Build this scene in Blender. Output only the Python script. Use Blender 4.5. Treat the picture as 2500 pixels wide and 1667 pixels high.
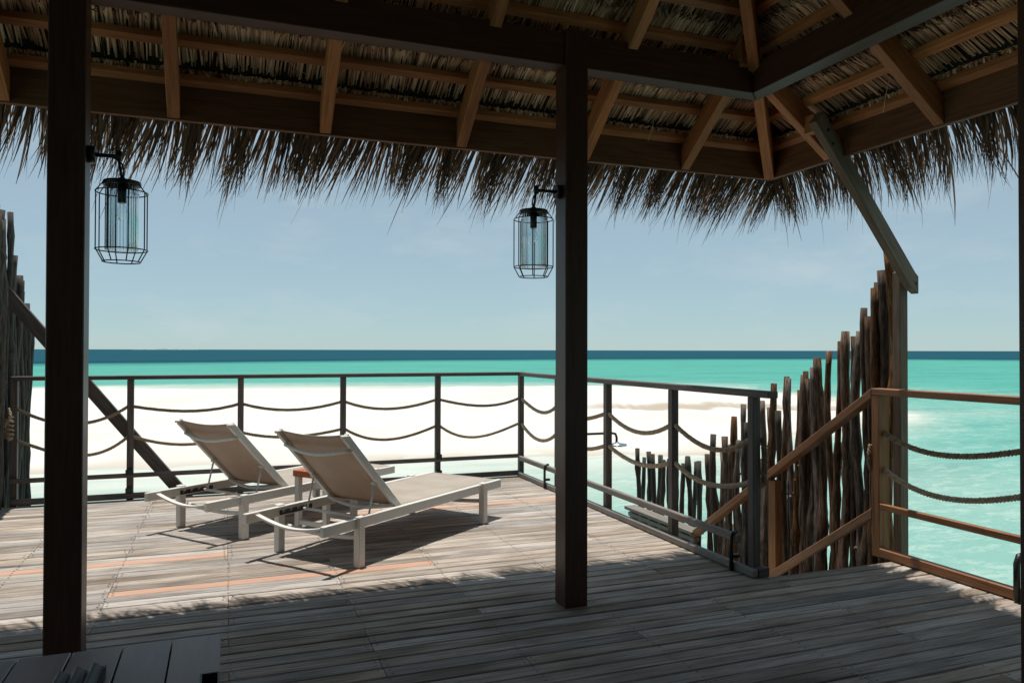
import bpy, math, random
import numpy as np
from mathutils import Vector, Matrix
random.seed(7)
rng = random.Random(11)
scn = bpy.context.scene
for o in list(bpy.data.objects): bpy.data.objects.remove(o)
COL = scn.collection

# ---------------------------------------------------------------- camera
YAW, PIT, ROL = (math.radians(a) for a in (20.754, 0.652, 0.114))
fw = Vector((math.sin(YAW)*math.cos(PIT), math.cos(YAW)*math.cos(PIT), math.sin(PIT)))
r0 = Vector((math.cos(YAW), -math.sin(YAW), 0)); u0 = r0.cross(fw)
rt = r0*math.cos(ROL)+u0*math.sin(ROL); up = u0*math.cos(ROL)-r0*math.sin(ROL)
cam = bpy.data.cameras.new('camera'); cam_o = bpy.data.objects.new('camera', cam); COL.objects.link(cam_o)
cam.sensor_width = 36; cam.lens = 1844/2500*36; cam.clip_end = 80000; cam.clip_start = 0.05
cam_o.matrix_world = Matrix(((rt.x, up.x, -fw.x, 0), (rt.y, up.y, -fw.y, 0), (rt.z, up.z, -fw.z, 1.3), (0, 0, 0, 1)))
scn.camera = cam_o

# ---------------------------------------------------------------- sky, sun, exposure
SUN = Vector((-0.035, 0.075, 1)).normalized()
w = bpy.data.worlds.new('World'); scn.world = w; w.use_nodes = True
nt = w.node_tree; nt.nodes.clear()
wo = nt.nodes.new('ShaderNodeOutputWorld'); bg = nt.nodes.new('ShaderNodeBackground')
sky = nt.nodes.new('ShaderNodeTexSky'); sky.sky_type = 'NISHITA'; sky.sun_disc = False
sky.sun_elevation = math.asin(SUN.z); sky.sun_rotation = math.atan2(SUN.x, SUN.y)
sky.air_density = 0.8; sky.dust_density = 0.1; sky.ozone_density = 3.0
hs = nt.nodes.new('ShaderNodeHueSaturation'); hs.inputs['Saturation'].default_value = 0.85
tint = nt.nodes.new('ShaderNodeMix'); tint.data_type = 'RGBA'; tint.blend_type = 'MULTIPLY'; tint.inputs[0].default_value = 1
tint.inputs[7].default_value = (0.72, 0.97, 0.97, 1)
# faint high cloud, laid out on the sky directions
tc = nt.nodes.new('ShaderNodeTexCoord'); mp = nt.nodes.new('ShaderNodeMapping'); mp.inputs['Scale'].default_value = (2.2, 2.2, 6.5)
nz = nt.nodes.new('ShaderNodeTexNoise'); nz.inputs['Scale'].default_value = 2.3; nz.inputs['Detail'].default_value = 7; nz.inputs['Roughness'].default_value = 0.62
cr = nt.nodes.new('ShaderNodeValToRGB'); cr.color_ramp.elements[0].position = 0.5; cr.color_ramp.elements[1].position = 0.85
cr.color_ramp.elements[0].color = (0, 0, 0, 1); cr.color_ramp.elements[1].color = (0.55, 0.55, 0.55, 1)
vl = nt.nodes.new('ShaderNodeMix'); vl.data_type = 'RGBA'; vl.inputs[0].default_value = 0.58; vl.inputs[7].default_value = (4.6, 5.65, 6.15, 1)   # thin even veil of high haze
cm = nt.nodes.new('ShaderNodeMix'); cm.data_type = 'RGBA'; cm.inputs[7].default_value = (6.0, 6.7, 7.0, 1)
L = nt.links.new
L(tc.outputs['Generated'], mp.inputs[0]); L(mp.outputs[0], nz.inputs['Vector']); L(nz.outputs['Fac'], cr.inputs[0])
L(sky.outputs[0], hs.inputs['Color']); L(hs.outputs[0], tint.inputs[6]); L(cr.outputs[0], cm.inputs[0]); L(tint.outputs[2], vl.inputs[6]); L(vl.outputs[2], cm.inputs[6])
L(cm.outputs[2], bg.inputs[0]); L(bg.outputs[0], wo.inputs[0])
bg.inputs[1].default_value = 0.101
sl = bpy.data.lights.new('sun', 'SUN'); sl.energy = 5.0; sl.angle = math.radians(0.53); sl.color = (1, 0.955, 0.89)
so = bpy.data.objects.new('sun', sl); COL.objects.link(so); so.rotation_euler = (-SUN).to_track_quat('-Z', 'Y').to_euler(); so.location = (0, 0, 20)
vs = scn.view_settings; vs.view_transform = 'Standard'; vs.look = 'None'; vs.gamma = 1; vs.exposure = 0.0; vs.use_curve_mapping = False

# ---------------------------------------------------------------- materials
def mat(name):
    m = bpy.data.materials.new(name); m.use_nodes = True
    n = m.node_tree.nodes; b = n['Principled BSDF']
    return m, m.node_tree, n, b
def node(t, typ, **kw):
    n = t.nodes.new(typ)
    for k, v in kw.items():
        if k in n.inputs.keys(): n.inputs[k].default_value = v
        else: setattr(n, k, v)
    return n
def ramp(t, stops):
    r = t.nodes.new('ShaderNodeValToRGB'); e = r.color_ramp.elements
    while len(e) < len(stops): e.new(0.5)
    for x, (p, c) in zip(e, stops): x.position = p; x.color = (*c, 1)
    return r
def wood(name, dark, mid, light, rough=0.65, vary=0.25, stain=0.5, stain_col=None, scale=(1.2, 22, 22), bump=0.25, spec=0.3, hue=0.0, bdist=0.004):
    m, t, n, b = mat(name); L = t.links.new
    at = node(t, 'ShaderNodeAttribute', attribute_name='grain')
    oi = node(t, 'ShaderNodeObjectInfo')
    add = node(t, 'ShaderNodeVectorMath', operation='ADD'); mul = node(t, 'ShaderNodeMath', operation='MULTIPLY'); mul.inputs[1].default_value = 37.0
    L(oi.outputs['Random'], mul.inputs[0]); L(at.outputs['Vector'], add.inputs[0]); L(mul.outputs[0], add.inputs[1])
    mp = node(t, 'ShaderNodeMapping'); mp.inputs['Scale'].default_value = scale; L(add.outputs[0], mp.inputs[0])
    n1 = node(t, 'ShaderNodeTexNoise', Scale=3.0, Detail=8.0, Roughness=0.65, Distortion=0.4); L(mp.outputs[0], n1.inputs['Vector'])
    r = ramp(t, [(0.33, dark), (0.47, mid), (0.70, light)]); L(n1.outputs['Fac'], r.inputs[0])
    mp2 = node(t, 'ShaderNodeMapping'); mp2.inputs['Scale'].default_value = (1.0, 4, 4); L(add.outputs[0], mp2.inputs[0])
    n2 = node(t, 'ShaderNodeTexNoise', Scale=1.7, Detail=5.0, Roughness=0.6); L(mp2.outputs[0], n2.inputs['Vector'])
    r2 = ramp(t, [(0.42, (0, 0, 0)), (0.72, (1, 1, 1))]); L(n2.outputs['Fac'], r2.inputs[0])
    sf = node(t, 'ShaderNodeMath', operation='MULTIPLY'); sf.inputs[1].default_value = stain; L(r2.outputs[0], sf.inputs[0])
    mx = node(t, 'ShaderNodeMix', data_type='RGBA'); L(sf.outputs[0], mx.inputs[0]); L(r.outputs[0], mx.inputs[6]); mx.inputs[7].default_value = (*(stain_col or dark), 1)
    # value change from piece to piece
    mr = node(t, 'ShaderNodeMapRange'); mr.inputs['To Min'].default_value = 1-vary; mr.inputs['To Max'].default_value = 1+vary; L(oi.outputs['Random'], mr.inputs[0])
    hsv = node(t, 'ShaderNodeHueSaturation'); L(mr.outputs[0], hsv.inputs['Value']); L(mx.outputs[2], hsv.inputs['Color'])
    if hue:
        wn = node(t, 'ShaderNodeTexWhiteNoise', noise_dimensions='1D'); L(oi.outputs['Random'], wn.inputs['W'])
        m2 = node(t, 'ShaderNodeMapRange'); m2.inputs['To Min'].default_value = 1-hue; m2.inputs['To Max'].default_value = 1+hue
        L(wn.outputs['Value'], m2.inputs[0]); L(m2.outputs[0], hsv.inputs['Saturation'])
    L(hsv.outputs[0], b.inputs['Base Color'])
    b.inputs['Roughness'].default_value = rough; b.inputs['Specular IOR Level'].default_value = spec
    bp = node(t, 'ShaderNodeBump', Strength=bump, Distance=bdist); L(n1.outputs['Fac'], bp.inputs['Height']); L(bp.outputs[0], b.inputs['Normal'])
    return m
def plain(name, col, rough=0.5, metal=0.0, spec=0.4, noise=0.08, scale=30, bump=0.0):
    m, t, n, b = mat(name); L = t.links.new
    tc = node(t, 'ShaderNodeTexCoord'); nz = node(t, 'ShaderNodeTexNoise', Scale=float(scale), Detail=5.0); L(tc.outputs['Object'], nz.inputs['Vector'])
    r = ramp(t, [(0.3, tuple(c*(1-noise) for c in col)), (0.7, tuple(min(1, c*(1+noise)) for c in col))]); L(nz.outputs['Fac'], r.inputs[0])
    L(r.outputs[0], b.inputs['Base Color']); b.inputs['Roughness'].default_value = rough; b.inputs['Metallic'].default_value = metal
    b.inputs['Specular IOR Level'].default_value = spec
    if bump:
        bp = node(t, 'ShaderNodeBump', Strength=bump, Distance=0.003); L(nz.outputs['Fac'], bp.inputs['Height']); L(bp.outputs[0], b.inputs['Normal'])
    return m
def strand(name, c0, c1, c2, transl=0.0, rough=0.7):
    m, t, n, b = mat(name); L = t.links.new
    at = node(t, 'ShaderNodeAttribute', attribute_name='tint')
    r = ramp(t, [(0.0, c0), (0.5, c1), (1.0, c2)]); L(at.outputs['Fac'], r.inputs[0])
    L(r.outputs[0], b.inputs['Base Color']); b.inputs['Roughness'].default_value = rough; b.inputs['Specular IOR Level'].default_value = 0.25
    if transl:
        tr = node(t, 'ShaderNodeBsdfTranslucent'); L(r.outputs[0], tr.inputs[0]); mx = node(t, 'ShaderNodeMixShader'); mx.inputs[0].default_value = transl
        L(b.outputs[0], mx.inputs[1]); L(tr.outputs[0], mx.inputs[2]); L(mx.outputs[0], n['Material Output'].inputs[0])
    return m
M = {}
M['deck'] = wood('weathered_deck_wood', (0.11, 0.088, 0.072), (0.375, 0.325, 0.28), (0.55, 0.495, 0.44), 0.75, 0.2, 0.85, (0.13, 0.098, 0.074), hue=0.38, bump=0.6, scale=(1.0, 48, 48), spec=0.2)
M['deck_new'] = wood('fresh_deck_wood', (0.40, 0.235, 0.165), (0.50, 0.30, 0.215), (0.58, 0.37, 0.27), 0.6, 0.06, 0.25, (0.36, 0.2, 0.13), bump=0.3)
M['dark'] = wood('dark_stained_timber', (0.034, 0.0115, 0.0065), (0.062, 0.0215, 0.012), (0.092, 0.034, 0.0195), 0.42, 0.12, 0.3, bump=0.12, spec=0.5)
M['rafter'] = wood('brown_roof_timber', (0.25, 0.082, 0.026), (0.42, 0.148, 0.050), (0.53, 0.205, 0.078), 0.5, 0.22, 0.45, (0.12, 0.042, 0.017), bump=0.2)
M['eave'] = wood('dark_eave_timber', (0.11, 0.042, 0.019), (0.18, 0.070, 0.031), (0.24, 0.10, 0.045), 0.55, 0.1, 0.5, (0.055, 0.022, 0.011), bump=0.2)
M['rail'] = wood('grey_brown_railing_wood', (0.06, 0.048, 0.042), (0.105, 0.085, 0.076), (0.16, 0.135, 0.122), 0.6, 0.15, 0.4, bump=0.35)
M['teak'] = wood('oiled_teak', (0.19, 0.078, 0.036), (0.29, 0.128, 0.06), (0.38, 0.185, 0.094), 0.5, 0.1, 0.45, (0.15, 0.062, 0.03), bump=0.3, hue=0.1)
M['grey'] = wood('silvered_timber', (0.14, 0.125, 0.11), (0.21, 0.19, 0.168), (0.29, 0.265, 0.24), 0.7, 0.15, 0.4, bump=0.3)
M['bark'] = wood('dry_pole_bark', (0.028, 0.015, 0.010), (0.11, 0.066, 0.043), (0.31, 0.215, 0.15), 0.8, 0.35, 0.55, (0.075, 0.028, 0.013), scale=(3.0, 26, 26), bump=1.0, spec=0.25, hue=0.55, bdist=0.012)
M['barkgrey'] = wood('grey_pole_bark', (0.026, 0.021, 0.017), (0.07, 0.057, 0.047), (0.15, 0.124, 0.103), 0.8, 0.25, 0.5, (0.036, 0.031, 0.027), scale=(3.0, 26, 26), bump=1.0, spec=0.25, hue=0.3, bdist=0.012)
M['greydark'] = wood('dull_grey_timber', (0.11, 0.077, 0.056), (0.17, 0.122, 0.091), (0.23, 0.172, 0.132), 0.8, 0.12, 0.4, bump=0.3, spec=0.2)
M['cut'] = plain('sawn_pole_end', (0.17, 0.12, 0.085), 0.8)
M['table'] = wood('varnished_table_plank', (0.13, 0.052, 0.028), (0.23, 0.10, 0.055), (0.31, 0.15, 0.09), 0.33, 0.22, 0.5, (0.07, 0.04, 0.03), scale=(1.2, 9, 9), bump=0.1, spec=0.6, hue=0.35)
M['redwood'] = wood('oiled_red_wood', (0.28, 0.075, 0.028), (0.40, 0.12, 0.045), (0.5, 0.17, 0.07), 0.45, 0.05, 0.3, bump=0.2)
M['white'] = plain('white_powder_coat', (0.66, 0.635, 0.585), 0.45, noise=0.04)
M['black'] = plain('black_metal', (0.012, 0.012, 0.013), 0.42, spec=0.5)
M['steel'] = plain('brushed_steel', (0.55, 0.57, 0.58), 0.25, 1.0)
M['pvc'] = plain('glossy_black_tray', (0.010, 0.010, 0.012), 0.5, spec=0.3)
M['shell'] = plain('outer_thatch', (0.16, 0.12, 0.075), 0.9, noise=0.4, scale=40, bump=0.6)
M['inner'] = plain('thatch_backing', (0.035, 0.026, 0.018), 0.95, noise=0.4, scale=60)
M['thatch'] = strand('dry_thatch_reed', (0.035, 0.02, 0.012), (0.48, 0.27, 0.15), (0.85, 0.57, 0.36))
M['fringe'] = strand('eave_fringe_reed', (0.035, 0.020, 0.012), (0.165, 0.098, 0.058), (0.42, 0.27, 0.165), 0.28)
M['rope'] = strand('twisted_rope', (0.16, 0.11, 0.07), (0.34, 0.25, 0.165), (0.52, 0.41, 0.29), 0, 0.85)
M['wall'] = wood('sky_block_board', (0.05, 0.03, 0.02), (0.085, 0.052, 0.034), (0.12, 0.075, 0.05), 0.6)
M['socket'] = M['black']
# sling fabric
m, t, n, b = mat('sling_fabric'); L = t.links.new
tc = node(t, 'ShaderNodeTexCoord'); nz = node(t, 'ShaderNodeTexNoise', Scale=380.0, Detail=2.0); L(tc.outputs['Object'], nz.inputs['Vector'])
nz2 = node(t, 'ShaderNodeTexNoise', Scale=5.0, Detail=5.0); L(tc.outputs['Object'], nz2.inputs['Vector'])
r = ramp(t, [(0.3, (0.48, 0.425, 0.36)), (0.7, (0.58, 0.525, 0.455))]); L(nz.outputs['Fac'], r.inputs[0])
r2 = ramp(t, [(0.35, (0.86, 0.83, 0.8)), (0.65, (1, 1, 1))]); L(nz2.outputs['Fac'], r2.inputs[0])
mx = node(t, 'ShaderNodeMix', data_type='RGBA', blend_type='MULTIPLY'); mx.inputs[0].default_value = 1; L(r.outputs[0], mx.inputs[6]); L(r2.outputs[0], mx.inputs[7])
L(mx.outputs[2], b.inputs['Base Color']); b.inputs['Roughness'].default_value = 0.8; b.inputs['Specular IOR Level'].default_value = 0.2
tr = node(t, 'ShaderNodeBsdfTranslucent'); tr.inputs[0].default_value = (0.46, 0.30, 0.20, 1); ms = node(t, 'ShaderNodeMixShader'); ms.inputs[0].default_value = 0.30
L(b.outputs[0], ms.inputs[1]); L(tr.outputs[0], ms.inputs[2]); L(ms.outputs[0], n['Material Output'].inputs[0]); M['sling'] = m
# lantern glass
m, t, n, b = mat('ribbed_lantern_glass'); L = t.links.new
b.inputs['Base Color'].default_value = (0.9, 0.97, 0.98, 1); b.inputs['Roughness'].default_value = 0.08; b.inputs['Specular IOR Level'].default_value = 0.6
at = node(t, 'ShaderNodeAttribute', attribute_name='tint'); tb = node(t, 'ShaderNodeBsdfTransparent'); rg_ = ramp(t, [(0.0, (0.78, 0.84, 0.85)), (0.5, (0.92, 0.955, 0.96)), (1.0, (0.985, 0.99, 0.99))]); L(at.outputs['Fac'], rg_.inputs[0]); L(rg_.outputs[0], tb.inputs[0])
gs = node(t, 'ShaderNodeBsdfGlossy'); gs.inputs['Roughness'].default_value = 0.1; lw = node(t, 'ShaderNodeLayerWeight', Blend=0.25); ms = node(t, 'ShaderNodeMixShader'); L(lw.outputs['Fresnel'], ms.inputs[0]); L(tb.outputs[0], ms.inputs[1]); L(gs.outputs[0], ms.inputs[2]); L(ms.outputs[0], n['Material Output'].inputs[0]); M['glass'] = m
m, t, n, b = mat('bulb_glass'); b.inputs['Base Color'].default_value = (0.9, 0.9, 0.88, 1); b.inputs['Transmission Weight'].default_value = 1; b.inputs['Roughness'].default_value = 0.12; b.inputs['IOR'].default_value = 1.2; b.inputs['Alpha'].default_value = 0.35; M['bulb'] = m
# sand
m, t, n, b = mat('white_coral_sand'); L = t.links.new
tc = node(t, 'ShaderNodeTexCoord'); at = node(t, 'ShaderNodeAttribute', attribute_name='wet_and_shade')
n1 = node(t, 'ShaderNodeTexNoise', Scale=0.25, Detail=8.0, Roughness=0.6); L(tc.outputs['Object'], n1.inputs['Vector'])
n2 = node(t, 'ShaderNodeTexNoise', Scale=2.2, Detail=8.0, Roughness=0.65); L(tc.outputs['Object'], n2.inputs['Vector'])
r = ramp(t, [(0.3, (0.55, 0.52, 0.47)), (0.6, (0.62, 0.60, 0.555))]); L(n1.outputs['Fac'], r.inputs[0])
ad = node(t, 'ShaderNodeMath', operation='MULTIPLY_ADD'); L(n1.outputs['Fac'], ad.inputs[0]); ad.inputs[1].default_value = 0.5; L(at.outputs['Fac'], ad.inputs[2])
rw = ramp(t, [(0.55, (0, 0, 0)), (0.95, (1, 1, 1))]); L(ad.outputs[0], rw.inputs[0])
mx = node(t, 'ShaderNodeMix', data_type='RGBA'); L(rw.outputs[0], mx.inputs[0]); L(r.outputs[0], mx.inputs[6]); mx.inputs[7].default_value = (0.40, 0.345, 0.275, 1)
L(mx.outputs[2], b.inputs['Base Color']); b.inputs['Roughness'].default_value = 0.9; b.inputs['Specular IOR Level'].default_value = 0.15
bp = node(t, 'ShaderNodeBump', Strength=0.6, Distance=0.06); L(n2.outputs['Fac'], bp.inputs['Height']); L(bp.outputs[0], b.inputs['Normal']); M['sand'] = m
# sea: colour follows the depth of water over the bed
m, t, n, b = mat('lagoon_water'); L = t.links.new
tc = node(t, 'ShaderNodeTexCoord'); at = node(t, 'ShaderNodeAttribute', attribute_name='depth')
mpA = node(t, 'ShaderNodeMapping'); mpA.inputs['Scale'].default_value = (0.05, 0.16, 1); mpA.inputs['Rotation'].default_value = (0, 0, 0.3); L(tc.outputs['Object'], mpA.inputs[0])
nA = node(t, 'ShaderNodeTexNoise', Scale=1.0, Detail=7.0, Roughness=0.62); L(mpA.outputs[0], nA.inputs['Vector'])
md = node(t, 'ShaderNodeMath', operation='MULTIPLY_ADD'); L(nA.outputs['Fac'], md.inputs[0]); md.inputs[1].default_value = 0.22; 
sb = node(t, 'ShaderNodeMath', operation='SUBTRACT'); L(at.outputs['Fac'], sb.inputs[0]); sb.inputs[1].default_value = 0.11; L(sb.outputs[0], md.inputs[2])
r = ramp(t, [(0.0, (0.55, 0.55, 0.50)), (0.04, (0.37, 0.44, 0.39)), (0.14, (0.225, 0.375, 0.325)), (0.34, (0.14, 0.335, 0.29)), (0.62, (0.070, 0.295, 0.245)), (0.76, (0.032, 0.17, 0.165)), (0.90, (0.005, 0.036, 0.057)), (1.0, (0.011, 0.068, 0.096))]); L(md.outputs[0], r.inputs[0])
# rippled light on the shallow bed
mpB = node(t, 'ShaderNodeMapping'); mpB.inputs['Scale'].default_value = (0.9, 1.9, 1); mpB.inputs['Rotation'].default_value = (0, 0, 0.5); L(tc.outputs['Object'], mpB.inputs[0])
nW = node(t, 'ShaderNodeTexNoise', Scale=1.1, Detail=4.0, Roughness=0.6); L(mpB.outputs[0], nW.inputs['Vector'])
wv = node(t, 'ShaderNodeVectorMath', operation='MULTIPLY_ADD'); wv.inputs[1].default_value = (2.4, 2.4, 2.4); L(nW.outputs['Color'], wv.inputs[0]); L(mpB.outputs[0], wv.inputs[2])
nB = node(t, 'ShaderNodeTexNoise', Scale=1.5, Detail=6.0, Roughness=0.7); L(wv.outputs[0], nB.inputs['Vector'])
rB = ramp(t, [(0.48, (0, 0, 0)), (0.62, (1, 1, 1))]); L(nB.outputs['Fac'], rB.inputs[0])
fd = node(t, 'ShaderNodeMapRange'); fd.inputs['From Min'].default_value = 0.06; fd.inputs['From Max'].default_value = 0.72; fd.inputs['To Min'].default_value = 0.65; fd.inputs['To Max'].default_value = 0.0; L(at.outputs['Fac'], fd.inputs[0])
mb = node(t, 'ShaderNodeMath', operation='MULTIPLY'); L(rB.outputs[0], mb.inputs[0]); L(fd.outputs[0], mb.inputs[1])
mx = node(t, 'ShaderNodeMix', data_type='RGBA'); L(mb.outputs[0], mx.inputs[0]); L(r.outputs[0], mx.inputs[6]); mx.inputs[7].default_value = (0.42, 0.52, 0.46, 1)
mpD = node(t, 'ShaderNodeMapping'); mpD.inputs['Scale'].default_value = (0.10, 0.42, 1); mpD.inputs['Rotation'].default_value = (0, 0, 0.35); L(tc.outputs['Object'], mpD.inputs[0])
nD = node(t, 'ShaderNodeTexNoise', Scale=1.0, Detail=9.0, Roughness=0.7); L(mpD.outputs[0], nD.inputs['Vector'])
rD = ramp(t, [(0.3, (0.74, 0.78, 0.80)), (0.5, (1, 1, 1)), (0.72, (1.0, 1.0, 1.0))]); L(nD.outputs['Fac'], rD.inputs[0]); mD = node(t, 'ShaderNodeMix', data_type='RGBA', blend_type='MULTIPLY'); mD.inputs[0].default_value = 1; L(mx.outputs[2], mD.inputs[6]); L(rD.outputs[0], mD.inputs[7]); mx = mD
df = node(t, 'ShaderNodeBsdfDiffuse'); gl_ = node(t, 'ShaderNodeBsdfGlossy'); gl_.inputs['Roughness'].default_value = 0.22; wm = node(t, 'ShaderNodeMixShader'); wm.inputs[0].default_value = 0.035; L(mx.outputs[2], df.inputs[0]); L(df.outputs[0], wm.inputs[1]); L(gl_.outputs[0], wm.inputs[2]); L(wm.outputs[0], n['Material Output'].inputs[0])
nC = node(t, 'ShaderNodeTexNoise', Scale=2.2, Detail=6.0, Roughness=0.6); L(mpB.outputs[0], nC.inputs['Vector'])
bp = node(t, 'ShaderNodeBump', Strength=0.5, Distance=0.12); L(nC.outputs['Fac'], bp.inputs['Height']); L(bp.outputs[0], df.inputs['Normal']); L(bp.outputs[0], gl_.inputs['Normal']); M['sea'] = m
M['island'] = plain('hazed_palm_canopy', (0.22, 0.26, 0.25), 0.95, noise=0.3, scale=0.02)  # canopy paled: distance haze put into its colour

# ---------------------------------------------------------------- mesh builder
class MB:
    def __init__(s): s.v = []; s.f = []; s.g = []; s.t = []; s.sm = []
    def add(s, vs, fs, gr=None, tint=0.5, smooth=False):
        o = len(s.v); s.v += [tuple(p) for p in vs]; s.f += [tuple(i+o for i in f) for f in fs]
        s.g += gr if gr else [(p[0], p[1], p[2]) for p in vs]
        s.t += (tint if isinstance(tint, list) else [tint]*len(vs)); s.sm += [smooth]*len(fs)
    def prism(s, poly0, poly1, axis=None):          # two matching polygons joined
        n = len(poly0); vs = [Vector(p) for p in poly0]+[Vector(p) for p in poly1]
        fs = [tuple(range(n-1, -1, -1)), tuple(range(n, 2*n))]+[(i, (i+1) % n, n+(i+1) % n, n+i) for i in range(n)]
        a = Vector(axis) if axis is not None else (sum(vs[n:], Vector())-sum(vs[:n], Vector()))
        a.normalize(); b = a.orthogonal().normalized(); c = a.cross(b); of = rng.uniform(0, 50)
        s.add(vs, fs, [(p.dot(a)+of, p.dot(b)+of, p.dot(c)) for p in vs])
    def box(s, x0, x1, y0, y1, z0, z1):
        d = (x1-x0, y1-y0, z1-z0); k = d.index(max(d)); ax = [0, 0, 0]; ax[k] = 1
        p = [(x0, y0, z0), (x1, y0, z0), (x1, y1, z0), (x0, y1, z0)]; q = [(a, b, z1) for a, b, _ in p]
        s.prism(p, q, ax)
    def beam(s, p0, p1, wd, ht, upv=(0, 0, 1)):
        p0 = Vector(p0); p1 = Vector(p1); a = (p1-p0).normalized(); sd = a.cross(Vector(upv)).normalized(); u = sd.cross(a)
        q = [sd*(i*wd/2)+u*(j*ht/2) for i, j in ((-1, -1), (1, -1), (1, 1), (-1, 1))]
        s.prism([p0+k for k in q], [p1+k for k in q], a)
    def tube(s, pts, rad, n=8, closed=False, cap=True, tint=0.5, smooth=True):
        pts = [Vector(p) for p in pts]; N = len(pts)
        if not isinstance(rad, (list, tuple)): rad = [rad]*N
        vs = []; gr = []; prev = None; dist = 0; of = rng.uniform(0, 50)
        for i, p in enumerate(pts):
            if closed: d = pts[(i+1) % N]-pts[i-1]
            else: d = pts[min(i+1, N-1)]-pts[max(i-1, 0)]
            d.normalize()
            if prev is None: prev = d.orthogonal().normalized()
            prev = (prev-d*prev.dot(d)).normalized(); c = d.cross(prev)
            if i: dist += (p-pts[i-1]).length
            for k in range(n):
                a = 2*math.pi*k/n; o = prev*math.cos(a)+c*math.sin(a); vs.append(p+o*rad[i]); gr.append((dist+of, math.cos(a)*rad[i]+of, math.sin(a)*rad[i]))
        fs = []
        for i in range(N if closed else N-1):
            j = (i+1) % N
            for k in range(n): fs.append((i*n+k, i*n+(k+1) % n, j*n+(k+1) % n, j*n+k))
        s.add(vs, fs, gr, tint, smooth)
        if cap and not closed:
            o = len(s.v)-N*n; s.f += [tuple(o+k for k in range(n-1, -1, -1)), tuple(o+(N-1)*n+k for k in range(n))]; s.sm += [False, False]
    def lathe(s, prof, c=(0, 0), n=24, smooth=True, flute=0.0, nf=0):
        vs = []
        for (r, z) in prof:
            for k in range(n):
                a = 2*math.pi*k/n; rr = r*(1+flute*math.cos(a*nf)); vs.append((c[0]+rr*math.cos(a), c[1]+rr*math.sin(a), z))
        fs = [(i*n+k, i*n+(k+1) % n, (i+1)*n+(k+1) % n, (i+1)*n+k) for i in range(len(prof)-1) for k in range(n)]
        s.add(vs, fs, None, 0.5, smooth)
    def build(s, name, m, parent=None, bev=0.0, origin=None, kind=None, label=None):
        o3 = Vector(origin) if origin is not None else Vector((0, 0, 0))
        base = parent_world(parent)+o3
        me = bpy.data.meshes.new(name); me.from_pydata([(p[0]-base.x, p[1]-base.y, p[2]-base.z) for p in s.v] if not ROT(parent) else [(p[0]-o3.x, p[1]-o3.y, p[2]-o3.z) for p in s.v], [], s.f)
        a = me.attributes.new('grain', 'FLOAT_VECTOR', 'POINT'); a.data.foreach_set('vector', [c for g in s.g for c in g])
        a = me.attributes.new('tint', 'FLOAT', 'POINT'); a.data.foreach_set('value', s.t)
        me.polygons.foreach_set('use_smooth', s.sm); me.materials.append(m); me.update()
        ob = bpy.data.objects.new(name, me); COL.objects.link(ob); ob.location = o3
        if parent is not None: ob.parent = parent
        if bev:
            md = ob.modifiers.new('edge', 'BEVEL'); md.width = bev; md.segments = 1; md.limit_method = 'ANGLE'
        if kind: ob['kind'] = kind
        if label: ob['label'] = label
        return ob
def ROT(p): return p is not None and p.get('_local', 0) == 1
def parent_world(p):
    v = Vector((0, 0, 0))
    while p is not None: v += p.location; p = p.parent
    return v
def thing(name, label, cat, loc=(0, 0, 0), rz=0, group=None, local=False, kind=None):
    o = bpy.data.objects.new(name, None); COL.objects.link(o); o.location = loc; o.rotation_euler = (0, 0, rz); o.empty_display_size = 0.2
    if kind: o['kind'] = kind
    else: o['label'] = label; o['category'] = cat
    if group: o['group'] = group
    if local: o['_local'] = 1
    return o
def copy_tree(o, parent=None):
    c = o.copy(); COL.objects.link(c); c.parent = parent
    for ch in list(o.children): copy_tree(ch, c)
    return c
def one(fn, name, m, parent, **kw):
    b = MB(); fn(b); return b.build(name, m, parent, **kw)

# ---------------------------------------------------------------- sea and sand bank
WZ = -1.7
near = [(-70, 22), (-30, 21.5), (-12, 20.8), (-4.7, 20.4), (-3.1, 21.1), (0.75, 20.6), (4.6, 20.0), (9.5, 19.0), (12.9, 18.7), (15.7, 19.6), (20.5, 21.7), (26.5, 25), (30, 28.5)]
far = [(33.5, 34), (36.5, 40.5), (36.5, 46), (33, 50.5), (21.4, 55), (2, 61.5), (-15.8, 67.5), (-40, 75), (-75, 86)]
poly = np.array(near+far, float)
def sdist(P):                                       # >0 inside the bank
    P = np.asarray(P, float); a = poly; b = np.roll(poly, -1, 0); dmin = np.full(len(P), 1e9); ins = np.zeros(len(P), bool)
    for i in range(len(a)):
        e = b[i]-a[i]; wv = P-a[i]; t = np.clip((wv@e)/(e@e), 0, 1); d = np.hypot(*(wv-t[:, None]*e).T); dmin = np.minimum(dmin, d)
        c = ((a[i, 1] <= P[:, 1]) & (P[:, 1] < b[i, 1])) | ((b[i, 1] <= P[:, 1]) & (P[:, 1] < a[i, 1]))
        if e[1] != 0: ins ^= c & (P[:, 0] < a[i, 0]+(P[:, 1]-a[i, 1])*e[0]/e[1])
    return np.where(ins, dmin, -dmin)
def wob(x, y): return 0.8*np.sin(x*0.55+0.7*np.sin(y*0.4))+0.5*np.sin(x*1.3+y*0.8+1)+0.35*np.sin(x*2.7-y*0.9)
xs = np.concatenate([np.linspace(-76, -14, 50)[:-1], np.linspace(-14, 40, 150)]); ysr = np.concatenate([np.linspace(15, 40, 100)[:-1], np.linspace(40, 90, 80)])
gx, gy = np.meshgrid(xs, ysr); P = np.stack([gx.ravel(), gy.ravel()], 1)
sd = sdist(P)+wob(P[:, 0], P[:, 1])*0.55
sm = lambda t: np.clip(t, 0, 1)**2*(3-2*np.clip(t, 0, 1))
hz = np.where(sd > 0, 0.30*sm(sd/9.0)+0.02*sd.clip(0, 1), 0.16*np.maximum(sd, -4))
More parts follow.
